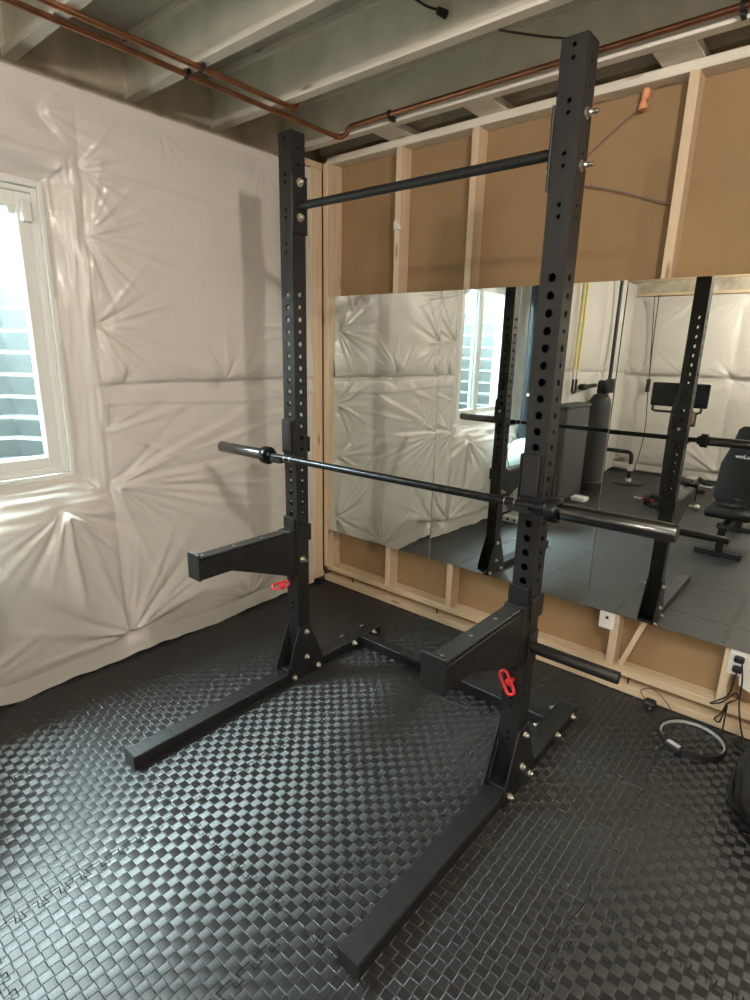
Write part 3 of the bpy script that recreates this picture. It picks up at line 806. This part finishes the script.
# leaning stick in the stud bay
b = MB(); A, B = V((-.672, YB + .035, .1165)), V((-.585, YB + .035, .392)); dd = (B - A).normalized(); s = V((0, 1, 0)); n_ = dd.cross(s)
vs = [b.bm.verts.new(P_ + s * i * .010 + n_ * j * .012) for P_ in (A, B) for i, j in ((-1, -1), (1, -1), (1, 1), (-1, 1))]
for f in ((0, 1, 2, 3), (7, 6, 5, 4), (0, 4, 5, 1), (1, 5, 6, 2), (2, 6, 7, 3), (3, 7, 4, 0)): b.bm.faces.new([vs[i] for i in f])
bmesh.ops.recalc_face_normals(b.bm, faces=list(b.bm.faces))
tag(b.build('wood_strip', 'pine_z'), 'thin wood strip leaning in the stud bay under the mirror', 'wood strip')

# ------------------------------------------------------------------ outlets
t = thing('wall_plate', 'white blank wall plate with a small square jack', 'wall plate', (-.775, YB, .36))
b = MB(); b.box((-.790, YB - .010, .298), (-.716, YB - .002, .416), .003); b.build('plate', 'white_plate', t)
b = MB(); b.box((-.760, YB - .0112, .350), (-.746, YB - .0095, .364)); b.build('jack', 'dark', t)
b = MB(); b.box((-.788, YB - .002, .302), (-.736, YB + .045, .412), .003); b.build('box', 'white_plastic', t)
t = thing('power_outlet', 'white power outlet on a stud with black plugs in it', 'outlet', (-.19, YB, .34))
b = MB(); b.box((-.232, YB - .010, .272), (-.150, YB - .002, .398), .003); b.build('plate', 'white_plate', t)
b = MB(); b.box((-.213, YB - .002, .285), (-.155, YB + .045, .385), .003); b.build('box', 'white_plastic', t)
for zz in (.357, .309):
    b = MB(); b.cyl((-.192, YB - .0125, zz), (-.192, YB - .009, zz), .017, seg=20); b.build('socket', 'white_plastic', t)
def power_cord(label, z, path):
    t = thing('power_cable', label, 'power cable', (-.19, YB - .02, z))
    b = MB(); b.box((-.212, YB - .040, z - .014), (-.174, YB - .0130, z + .014), .006); b.build('plug', 'rubber', t)
    b = MB(); b.tube(spline(path, 10), .0034, 8); b.build('cord', 'cable_black', t)
power_cord('black power cord tied in a bow below the outlet', .310, [(-.192, YB - .035, .298), (-.195, YB - .045, .25), (-.205, YB - .05, .19), (-.235, YB - .055, .155), (-.262, YB - .06, .130), (-.225, YB - .06, .150), (-.200, YB - .058, .185), (-.178, YB - .055, .215), (-.170, YB - .055, .19), (-.20, YB - .058, .155), (-.215, YB - .06, .10), (-.235, YB - .062, .066), (-.215, YB - .062, .06), (-.205, YB - .06, .12), (-.200, YB - .06, .15), (-.198, YB - .065, .08), (-.196, YB - .07, .012), (-.19, YB - .10, .005)])
power_cord('black power cord hanging straight to the floor from the top socket', .356, [(-.180, YB - .035, .345), (-.166, YB - .045, .27), (-.160, YB - .05, .17), (-.140, YB - .055, .08), (-.120, YB - .06, .02), (-.11, YB - .09, .005), (-.05, YB - .14, .005)])
b = MB(); b.prism([(-.186, .296), (-.140, .31), (-.10, .20), (-.165, .225), (-.178, .232)], YB - .0095, YB - .0085, 'y'); 
tag(b.build('paper_tag', 'paper'), 'white paper tag hanging beside the power outlet plugs', 'tag')

# adapter and its cord at the foot of the wall
t = thing('power_adapter', 'small black power adapter at the foot of the stud wall', 'adapter', (-.49, 2.62, 0))
b = MB(); b.box((-.520, 2.600, .001), (-.470, 2.655, .040), .008); b.build('body', 'rubber', t)
b = MB(); b.cyl((-.485, 2.598, .018), (-.485, 2.592, .018), .006, seg=12); b.build('prong', 'zinc', t)
b = MB(); b.tube(spline([(-.52, 2.64, .03), (-.545, 2.648, .055), (-.53, 2.655, .075), (-.50, 2.655, .085), (-.46, 2.652, .07), (-.41, 2.64, .03), (-.385, 2.62, .004), (-.36, 2.61, .004)], 8), .0022, 8); b.build('cord', 'cable_black', t)
# exercise ring on the floor
t = thing('exercise_ring', 'flat round silver and black ring lying on the floor', 'ring', (-.285, 2.495, 0))
def ell(cx, cy, a, z, n=64): return [(cx + a * math.cos(2 * PI * k / n), cy + a * math.sin(2 * PI * k / n), z) for k in range(n)]
def band(r0, r1, z0, z1): 
    return [(r0, z0), (r1, z0), (r1, z1), (r0, z1), (r0, z0)]
b = MB(); b.lathe(band(.118, .124, .006, .017), (-.288, 2.498, 0), 64); b.build('silver_band', 'silver', t)
b = MB(); b.lathe(band(.1245, .131, .001, .026), (-.288, 2.498, 0), 64); b.build('outer_band', 'rubber', t)
b = MB()
mt = Matrix.Translation((-.288, 2.498, 0)) @ Matrix.Rotation(math.radians(-112), 4, 'Z')
b.box((.108, -.035, .001), (.140, .035, .030), .007, mtx=mt); b.build('grip', 'rubber', t)
b = MB(); b.box((.112, -.027, .0300), (.135, .027, .0315), .0006, mtx=mt); b.build('grip_label', 'silver', t)
# black bag at the edge of the picture
t = thing('gym_bag', 'black nylon bag slumped on the floor below the outlet', 'bag', (.06, 2.30, 0))
bm = bmesh.new(); bmesh.ops.create_icosphere(bm, subdivisions=5, radius=1)
for v in bm.verts:
    c = v.co.copy(); n_ = noise.noise(c * 1.7) * .16 + noise.noise(c * 4.3 + V((3, 1, 2))) * .07
    k = 1 + n_
    z = c.z * k
    v.co = V((.09 + c.x * k * .185, 2.285 + c.y * k * .33, max(.001, .10 + z * .14)))
b = MB(); b.bm.free(); b.bm = bm; b.build('bag_body', 'bag', t, angle=180)
b = MB(); b.tube(spline([(-.06, 2.46, .16), (-.085, 2.40, .12), (-.105, 2.31, .055), (-.09, 2.18, .03), (-.04, 2.10, .06)], 8), .009, 8); b.build('strap', 'bag', t)
b = MB(); b.box((-.060, 2.43, .150), (-.035, 2.475, .185), .004); b.build('buckle', 'silver', t)
b = MB(); b.sphere((-.088, 2.275, .055), .006, 12); b.build('snap', 'zinc', t)
b = MB(); b.tube(spline([(-.14, 2.60, .012), (-.10, 2.56, .02), (-.05, 2.57, .012), (-.02, 2.54, .02), (-.08, 2.52, .014), (-.13, 2.55, .012)], 8), .011, 8)
tag(b.build('strap_loop', 'bag'), 'black strap lying in a loop between ring and bag', 'strap')

# ------------------------------------------------------------------ the part of the room seen in the mirror
# drain stack
t = thing('drain_stack', 'dark vertical drain pipe beside the window', 'pipe', (-2.595, .095, 0))
b = MB(); b.cyl((-2.595, .095, .70), (-2.595, .095, ZS - .01), .052, seg=28); b.build('pipe', 'abs', t)
b = MB(); b.cyl((-2.595, .095, .80), (-2.595, .095, .93), .062, seg=28, bevel=.004); b.cyl((-2.595, .095, .0), (-2.595, .095, .82), .056, seg=28); b.build('fitting', 'abs', t)
b = MB(); b.box((-2.575, .148, 1.20), (-2.545, .160, 1.23), .003); b.build('strap', 'pvc', t)
# ball on a white stand
BC = V((-2.43, .345, .590))
t = thing('exercise_ball', 'pale mint exercise ball resting on a white stand below the window', 'ball', tuple(BC))
b = MB(); b.sphere(BC, .235, 48); b.build('ball_body', 'mint', t)
for n_ in (V((1, .2, .5)), V((.1, 1, .9)), V((-.8, .6, .7))):
    n_.normalize(); u = n_.orthogonal().normalized(); w_ = n_.cross(u)
    b = MB(); b.tube([BC + (u * math.cos(a) + w_ * math.sin(a)) * .2345 for a in rng(0, 2 * PI, 64)[:-1]], .005, 8, closed=True)
    b.build('seam_band', 'rubber', t)
t = thing('plastic_stand', 'white plastic stand with holed foot under the mint ball', 'stand', (-2.43, .345, 0))
b = MB(); b.box((-2.56, .235, .0005), (-2.30, .455, .065), .008); b.build('foot', 'white_plastic', t)
b = MB(); b.box((-2.50, .285, .0655), (-2.36, .405, .325), .012); b.build('column', 'white_plastic', t)
b = MB(); b.lathe([(.0, .326), (.16, .326), (.175, .34), (.175, .385), (.165, .39), (.15, .362), (0, .345)], (-2.43, .345, 0), 40); b.build('tray', 'white_plastic', t)
for xx in (-2.50, -2.43, -2.36):
    b = MB(); b.cyl((xx, .4555, .033), (xx, .4545, .033), .014, seg=16); b.build('hole', 'dark', t)
# brine tank
t = thing('brine_tank', 'grey square salt tank against the film wall', 'salt tank', (-2.50, -1.12, 0))
b = MB(); b.box((-2.645, -1.235, .0005), (-2.475, -.62, 1.04), .025, 4); b.build('tank_body', 'grey_tank', t)
b = MB(); b.box((-2.652, -1.243, 1.0405), (-2.466, -.612, 1.082), .014, 3); b.build('lid', 'grey_tank', t)
b = MB(); b.box((-2.44, -1.00, .002), (-2.28, -.86, .05), .006); tag(b.build('salt_box', 'paper'), 'small pale box on the floor before the salt tank', 'box')
# softener tank
t = thing('water_softener', 'tall dark water softener tank with valve head', 'water softener', (-2.52, -1.62, 0))
b = MB(); b.lathe([(0, .10), (.125, .10), (.128, .14), (.128, 1.02), (.118, 1.10), (.08, 1.155), (.035, 1.175), (0, 1.175)], (-2.52, -1.62, 0), 36); b.build('tank', 'tank', t)
b = MB(); b.lathe([(0, .001), (.145, .001), (.145, .10), (.132, .115), (0, .115)], (-2.52, -1.62, 0), 36); b.build('base', 'rubber', t)
b = MB(); b.cyl((-2.52, -1.62, 1.17), (-2.52, -1.62, 1.235), .055, seg=24); b.cyl((-2.56, -1.62, 1.265), (-2.46, -1.62, 1.265), .06, seg=20, bevel=.008)
b.cyl((-2.60, -1.60, 1.26), (-2.60, -1.29, 1.25), .024, seg=18); b.cyl((-2.60, -1.30, 1.25), (-2.60, -1.18, 1.25), .036, seg=18, bevel=.006); vh = b.build('valve_head', 'rubber', t)
b = MB(); b.box((-2.465, -1.71, 1.185), (-2.355, -1.55, 1.345), .02, 3); b.build('control_box', 'grey_tank', t)
# yellow pipes and u-bend
for k, (yy, lab) in enumerate(((-1.0, 'yellow pipe on the film wall, nearer the window'), (-1.09, 'yellow pipe on the film wall, nearer the softener'))):
    t = thing('yellow_pipe', lab, 'pipe', (-2.62, yy, 1.4), 'yellow pipes above the salt tank')
    b = MB(); b.tube(spline([(-2.62, yy - .02, ZS - .02), (-2.62, yy - .02, 2.2), (-2.62, yy, 1.44)], 6), .018, 12); b.build('pipe', 'yellow', t)
    b = MB(); b.cyl((-2.62, yy, 1.34), (-2.62, yy, 1.445), .017, seg=14); b.build('union', 'pvc', t)
t = thing('bypass_loop', 'black u-bend under the yellow pipes', 'pipe fitting', (-2.62, -1.15, 1.2))
b = MB(); b.tube([V((-2.62, -1.0, 1.338)), V((-2.62, -1.0, 1.22))] + arc((-2.62, -1.03, 1.22), .03, 0, -PI / 2, (0, 1, 0), (0, 0, 1), 5)[1:] + arc((-2.62, -1.06, 1.22), .03, -PI / 2, -PI, (0, 1, 0), (0, 0, 1), 5) + [V((-2.62, -1.09, 1.25)), V((-2.62, -1.09, 1.338))], .013, 12)
b.build('bend', 'rubber', t)
# black vent in the corner
t = thing('vent_stack', 'thin black vent pipe behind the softener', 'pipe', (-2.60, -2.1, 1.2))
b = MB(); b.cyl((-2.60, -2.05, 1.2), (-2.60, -2.05, ZS - .01), .022, seg=20); b.tube(spline([(-2.60, -2.05, 1.22), (-2.60, -2.03, 1.14), (-2.58, -1.9, 1.12), (-2.56, -1.75, 1.21)], 6), .02, 12); b.build('pipe', 'abs', t)
# sump cover with discharge pipe
t = thing('sump_pump', 'black discharge pipe bending down into a round sump cover', 'sump pump', (-2.17, -2.5, 0))
b = MB(); b.tube([V((-2.66, -2.5, .415)), V((-2.24, -2.5, .415))] + arc((-2.24, -2.5, .355), .06, PI / 2, 0, (1, 0, 0), (0, 0, 1), 6)[1:] + [V((-2.18, -2.5, .02))], .026, 16); b.build('pipe', 'rubber', t)
b = MB(); b.lathe([(0, .001), (.19, .001), (.19, .012), (.165, .022), (0, .026)], (-2.18, -2.5, 0), 40); cv = b.build('cover', 'iron', t)
for z0_, z1_, r_ in ((.027, .07, .04), (.17, .26, .033)):
    b = MB(); b.cyl((-2.18, -2.5, z0_), (-2.18, -2.5, z1_), r_, seg=20); b.build('coupling', 'silver', t)
cable('wall_cable', 'thin dark cable hanging down the far wall to the sump cover', 'cable', [(-2.36, YF + .16, 2.45), (-2.35, YF + .16, 1.8), (-2.32, YF + .18, 1.2), (-2.25, YF + .3, .6), (-2.16, -2.6, .10)], .006, 'cable_black')
t = thing('cable_plug', 'dark inline plug hanging on the far wall', 'plug', (-2.33, YF + .14, 1.3))
b = MB(); b.box((-2.36, YF + .13, 1.16), (-2.31, YF + .17, 1.34), .008); b.build('plug', 'rubber', t)
b = MB(); b.tube(spline([(-2.335, YF + .15, 1.33), (-2.36, YF + .15, 1.7), (-2.42, YF + .15, 2.44)], 6), .006, 8); b.build('cord', 'cable_black', t)
# rowing machine with screen
t = thing('rowing_machine', 'rowing machine with a black screen and pale rail', 'rowing machine', (-1.45, -1.75, 0))
b = MB(); b.box((-1.50, -2.60, .13), (-1.38, -1.42, .205), .012); b.build('rail', 'alu', t)
b = MB(); b.box((-1.525, -2.62, .09), (-1.355, -1.40, .130), .01); b.build('rail_base', 'rubber', t)
b = MB(); b.box((-1.60, -1.40, .001), (-1.28, -1.33, .05), .01); b.box((-1.47, -1.45, .04), (-1.41, -1.36, .13), .01); b.build('front_foot', 'rubber', t)
b = MB(); b.box((-1.60, -2.62, .001), (-1.28, -2.54, .05), .01); b.box((-1.47, -2.6, .04), (-1.41, -2.55, .10), .01); b.build('rear_foot', 'rubber', t)
b = MB(); b.tube(spline([(-1.53, -1.56, .10), (-1.55, -1.58, .5), (-1.57, -1.66, .95), (-1.57, -1.72, 1.20)], 6), .035, 14); b.build('post', 'rubber', t)
b = MB(); b.box((-1.84, -1.72, 1.095), (-1.26, -1.685, 1.355), .012); b.build('screen', 'screen', t)
b = MB(); b.tube([V((-1.80, -1.68, 1.10)), V((-1.80, -1.655, 1.055)), V((-1.77, -1.65, 1.042)), V((-1.34, -1.65, 1.042)), V((-1.31, -1.655, 1.055)), V((-1.31, -1.68, 1.10))], .014, 12); b.build('handlebar', 'rubber', t)
b = MB(); b.cyl((-1.37, -1.64, .90), (-1.37, -1.64, 1.03), .033, seg=18); b.build('holder', 'rubber', t)
b = MB(); b.box((-1.64, -1.50, .05), (-1.54, -1.40, .14), .02); b.box((-1.36, -1.50, .05), (-1.30, -1.40, .12), .02); b.build('foot_strap', 'rubber', t)
b = MB(); b.box((-1.55, -2.10, .206), (-1.33, -1.86, .25), .02); b.build('seat', 'vinyl_black', t)
b = MB(); b.lathe([(0, -.07), (.024, -.07), (.026, .03), (.012, .055), (.012, .075), (0, .075)], (-1.37, -1.60, 1.0), 18)
o = tag(b.build('bottle', 'brown'), 'brown bottle held under the black screen', 'bottle')
# red handled roller and small dumbbell
t = thing('ab_roller', 'black wheel with red grips on the floor before the rower', 'ab roller', (-1.68, -1.42, 0))
b = MB(); b.lathe([(0, -.02), (.06, -.025), (.066, 0), (.06, .025), (0, .02)], (0, 0, 0), 28, Matrix.Translation((-1.64, -1.40, .067)) @ Matrix.Rotation(PI / 2, 4, 'Y')); b.build('wheel', 'rubber', t)
for s in (-1, 1):
    b = MB(); b.cyl((-1.64 + s * .026, -1.40, .067), (-1.64 + s * .065, -1.40, .067), .016, seg=16, bevel=.003); b.build('hub', 'red', t)
    b = MB(); b.cyl((-1.64 + s * .065, -1.40, .067), (-1.64 + s * .15, -1.40, .067), .014, seg=16, bevel=.003); b.build('grip', 'zinc' if s < 0 else 'rubber', t)
t = thing('dumbbell', 'small chrome dumbbell on the floor by the rower', 'dumbbell', (-1.23, -1.60, 0))
b = MB(); b.cyl((-1.29, -1.60, .036), (-1.17, -1.57, .036), .013, seg=16); b.build('handle', 'zinc', t)
for d in (0, 1):
    c = V((-1.29, -1.60, .0365)).lerp(V((-1.17, -1.57, .0365)), d); b = MB(); b.sphere(c, .036, 20); b.build('weight_head', 'zinc', t)
# shoes by the far wall
def shoe(x, y, rz, label, sole):
    t = thing('shoe', label, 'shoe', (x, y, 0), None); t.rotation_euler.z = rz
    prof = [(-.14, .036, .055), (-.12, .042, .085), (-.07, .040, .095), (-.02, .038, .082), (.04, .044, .062), (.09, .047, .05), (.13, .036, .038), (.15, .012, .026)]
    b = MB(); rings = []
    for px_, w_, h_ in prof:
        rings.append([b.bm.verts.new((px_, w_ * math.cos(a), .02 + h_ * max(0, math.sin(a)))) for a in rng(0, PI, 10)])
    for A, B in zip(rings, rings[1:]):
        for k in range(10): b.bm.faces.new((A[k], B[k], B[k + 1], A[k + 1]))
    b.bm.faces.new(rings[0]); b.bm.faces.new(list(reversed(rings[-1])))
    bmesh.ops.recalc_face_normals(b.bm, faces=list(b.bm.faces))
    mw = Matrix.Translation((x, y, 0)) @ Matrix.Rotation(rz, 4, 'Z')
    b.bm.transform(mw); b.build('upper', 'bag', t)
    b = MB(); b.prism([(-.145, -.036), (-.07, -.041), (.04, -.045), (.11, -.046), (.152, -.015), (.152, .015), (.11, .046), (.04, .045), (-.07, .041), (-.145, .036)], .001, .024, 'z', .004)
    b.bm.transform(mw); b.build('sole', sole, t)
shoe(-1.42, -3.10, .5, 'black shoe with a white sole by the far wall', 'white_plastic')
shoe(-1.08, -3.16, -.9, 'all black shoe by the far wall beside the bench', 'rubber')
# weight bench
t = thing('weight_bench', 'black upholstered weight bench with white lettering on its backrest', 'weight bench', (-.68, -.25, 0))
b = MB()
b.box((-.175, -.29, -.035), (.175, .22, .035), .028, 4, mtx=Matrix.Translation((-.69, -.30, .335))); b.build('seat', 'vinyl_black', t)
tilt = math.radians(68)
mb_ = Matrix.Translation((-.69, -.48, .36)) @ Matrix.Rotation(PI - tilt, 4, 'X')
def back_poly():
    w0, w1 = .185, .125; L = .72
    pts = [(-w0 * .75, .0), (-w0, .05), (-w0, .36), (-w1 - .02, .50), (-w1, .60), (-w1 + .015, L - .03), (-w1 + .05, L)]
    return pts + [(-x_, y_) for x_, y_ in reversed(pts)]
b = MB(); b.prism(back_poly(), -.03, .03, 'z', .012); b.bm.transform(mb_); bmesh.ops.recalc_face_normals(b.bm, faces=list(b.bm.faces)); br = b.build('backrest', 'vinyl_black', t)
b = MB(); b.box((-.72, -.48, .20), (-.66, .02, .26), .006); b.box((-.72, -.04, .03), (-.66, .02, .25), .006); b.box((-.72, -1.02, .20), (-.66, -.44, .26), .006); b.box((-.72, -.62, .20), (-.66, -.46, .42), .01); b.box((-.72, -1.02, .03), (-.66, -.96, .26), .006); b.build('frame', 'iron', t)
for yy in (-.01, -.99):
    b = MB(); b.box((-.87, yy - .03, .0005), (-.52, yy + .03, .055), .008); b.build('foot', 'rubber', t)
cu = bpy.data.curves.new('lettering', 'FONT'); cu.body = 'woLu'; cu.size = .052; cu.extrude = .0006; cu.align_x = 'CENTER'; cu.materials.append(M['white_paint'])
lt_ = bpy.data.objects.new('lettering_outline', cu); COL.objects.link(lt_); bpy.context.view_layer.update()
lm_ = bpy.data.meshes.new_from_object(lt_.evaluated_get(bpy.context.evaluated_depsgraph_get())); bpy.data.objects.remove(lt_)
lo = bpy.data.objects.new('lettering', lm_); COL.objects.link(lo); lo.parent = br; lo.matrix_parent_inverse = Matrix.Identity(4)
lo.matrix_world = mb_ @ Matrix.Translation((-.028, .418, -.0312)) 
# weight plate resting on the seat
t = thing('weight_plate', 'small iron weight plate lying on the bench seat', 'weight plate', (-.70, -.36, .371))
b = MB(); b.lathe([(.014, .371), (.045, .371), (.05, .374), (.088, .374), (.10, .371), (.112, .372), (.114, .380), (.112, .392), (.10, .394), (.088, .388), (.05, .388), (.045, .394), (.014, .394), (.014, .371)], (-.70, -.34, 0), 40); b.build('disc', 'iron', t)

# ------------------------------------------------------------------ light
def lamp(name, loc, power, col, r):
    l = bpy.data.lights.new(name, 'POINT'); l.energy = power; l.color = col; l.shadow_soft_size = r
    o = bpy.data.objects.new(name, l); COL.objects.link(o); o.location = loc; return o
lamp('ceiling_or_fill_lamp', (.37, .60, 2.58), 88, (1, .90, .78), .05)
lamp('ceiling_or_fill_lamp', (-.5, -2.3, 2.58), 95, (1, .90, .78), .055)
lamp('ceiling_or_fill_lamp', (1.7, -1.3, 2.58), 72, (1, .90, .78), .055)  # added fill lamp with no known bulb, softens the rack's shadow on the film
W = bpy.data.worlds.new('sky'); SC.world = W; W.use_nodes = True
bg = W.node_tree.nodes['Background']; bg.inputs[0].default_value = (.80, .95, 1, 1); bg.inputs[1].default_value = 150
pl_ = bpy.data.lights.new('window_portal', 'AREA'); pl_.shape = 'RECTANGLE'; pl_.size = 1.0; pl_.size_y = 1.55; pl_.cycles.is_portal = True
po = bpy.data.objects.new('window_portal', pl_); COL.objects.link(po); po.location = ((wx0 + wx1) / 2 - .05, (wy0 + wy1) / 2, 2.385)

# ------------------------------------------------------------------ camera
cam = bpy.data.cameras.new('camera'); co = bpy.data.objects.new('camera', cam); COL.objects.link(co)
yaw, pitch, roll, F = .6968, -.2668, .0220, 568.83
cy, sy, cp, sp = math.cos(yaw), math.sin(yaw), math.cos(pitch), math.sin(pitch)
fwd = V((-sy * cp, cy * cp, sp)); right = V((cy, sy, 0)); up = right.cross(fwd)
r2 = right * math.cos(roll) + up * math.sin(roll); u2 = -right * math.sin(roll) + up * math.cos(roll)
co.matrix_world = Matrix(((r2.x, u2.x, -fwd.x, 0), (r2.y, u2.y, -fwd.y, 0), (r2.z, u2.z, -fwd.z, 1.6), (0, 0, 0, 1)))
cam.sensor_fit = 'VERTICAL'; cam.sensor_height = 36; cam.lens = F * 36 / 1000
cam.shift_x = -.2 / 1000; cam.shift_y = 4.2 / 1000; cam.clip_start = .02
SC.camera = co
vs = SC.view_settings; vs.view_transform = 'Standard'; vs.look = 'None'; vs.gamma = 1; vs.use_curve_mapping = False
vs.exposure = 0.18
try:
    SC.cycles.max_bounces = 10; SC.cycles.glossy_bounces = 6; SC.cycles.diffuse_bounces = 5; SC.cycles.sample_clamp_indirect = 6
    SC.cycles.use_denoising = True
except Exception: pass
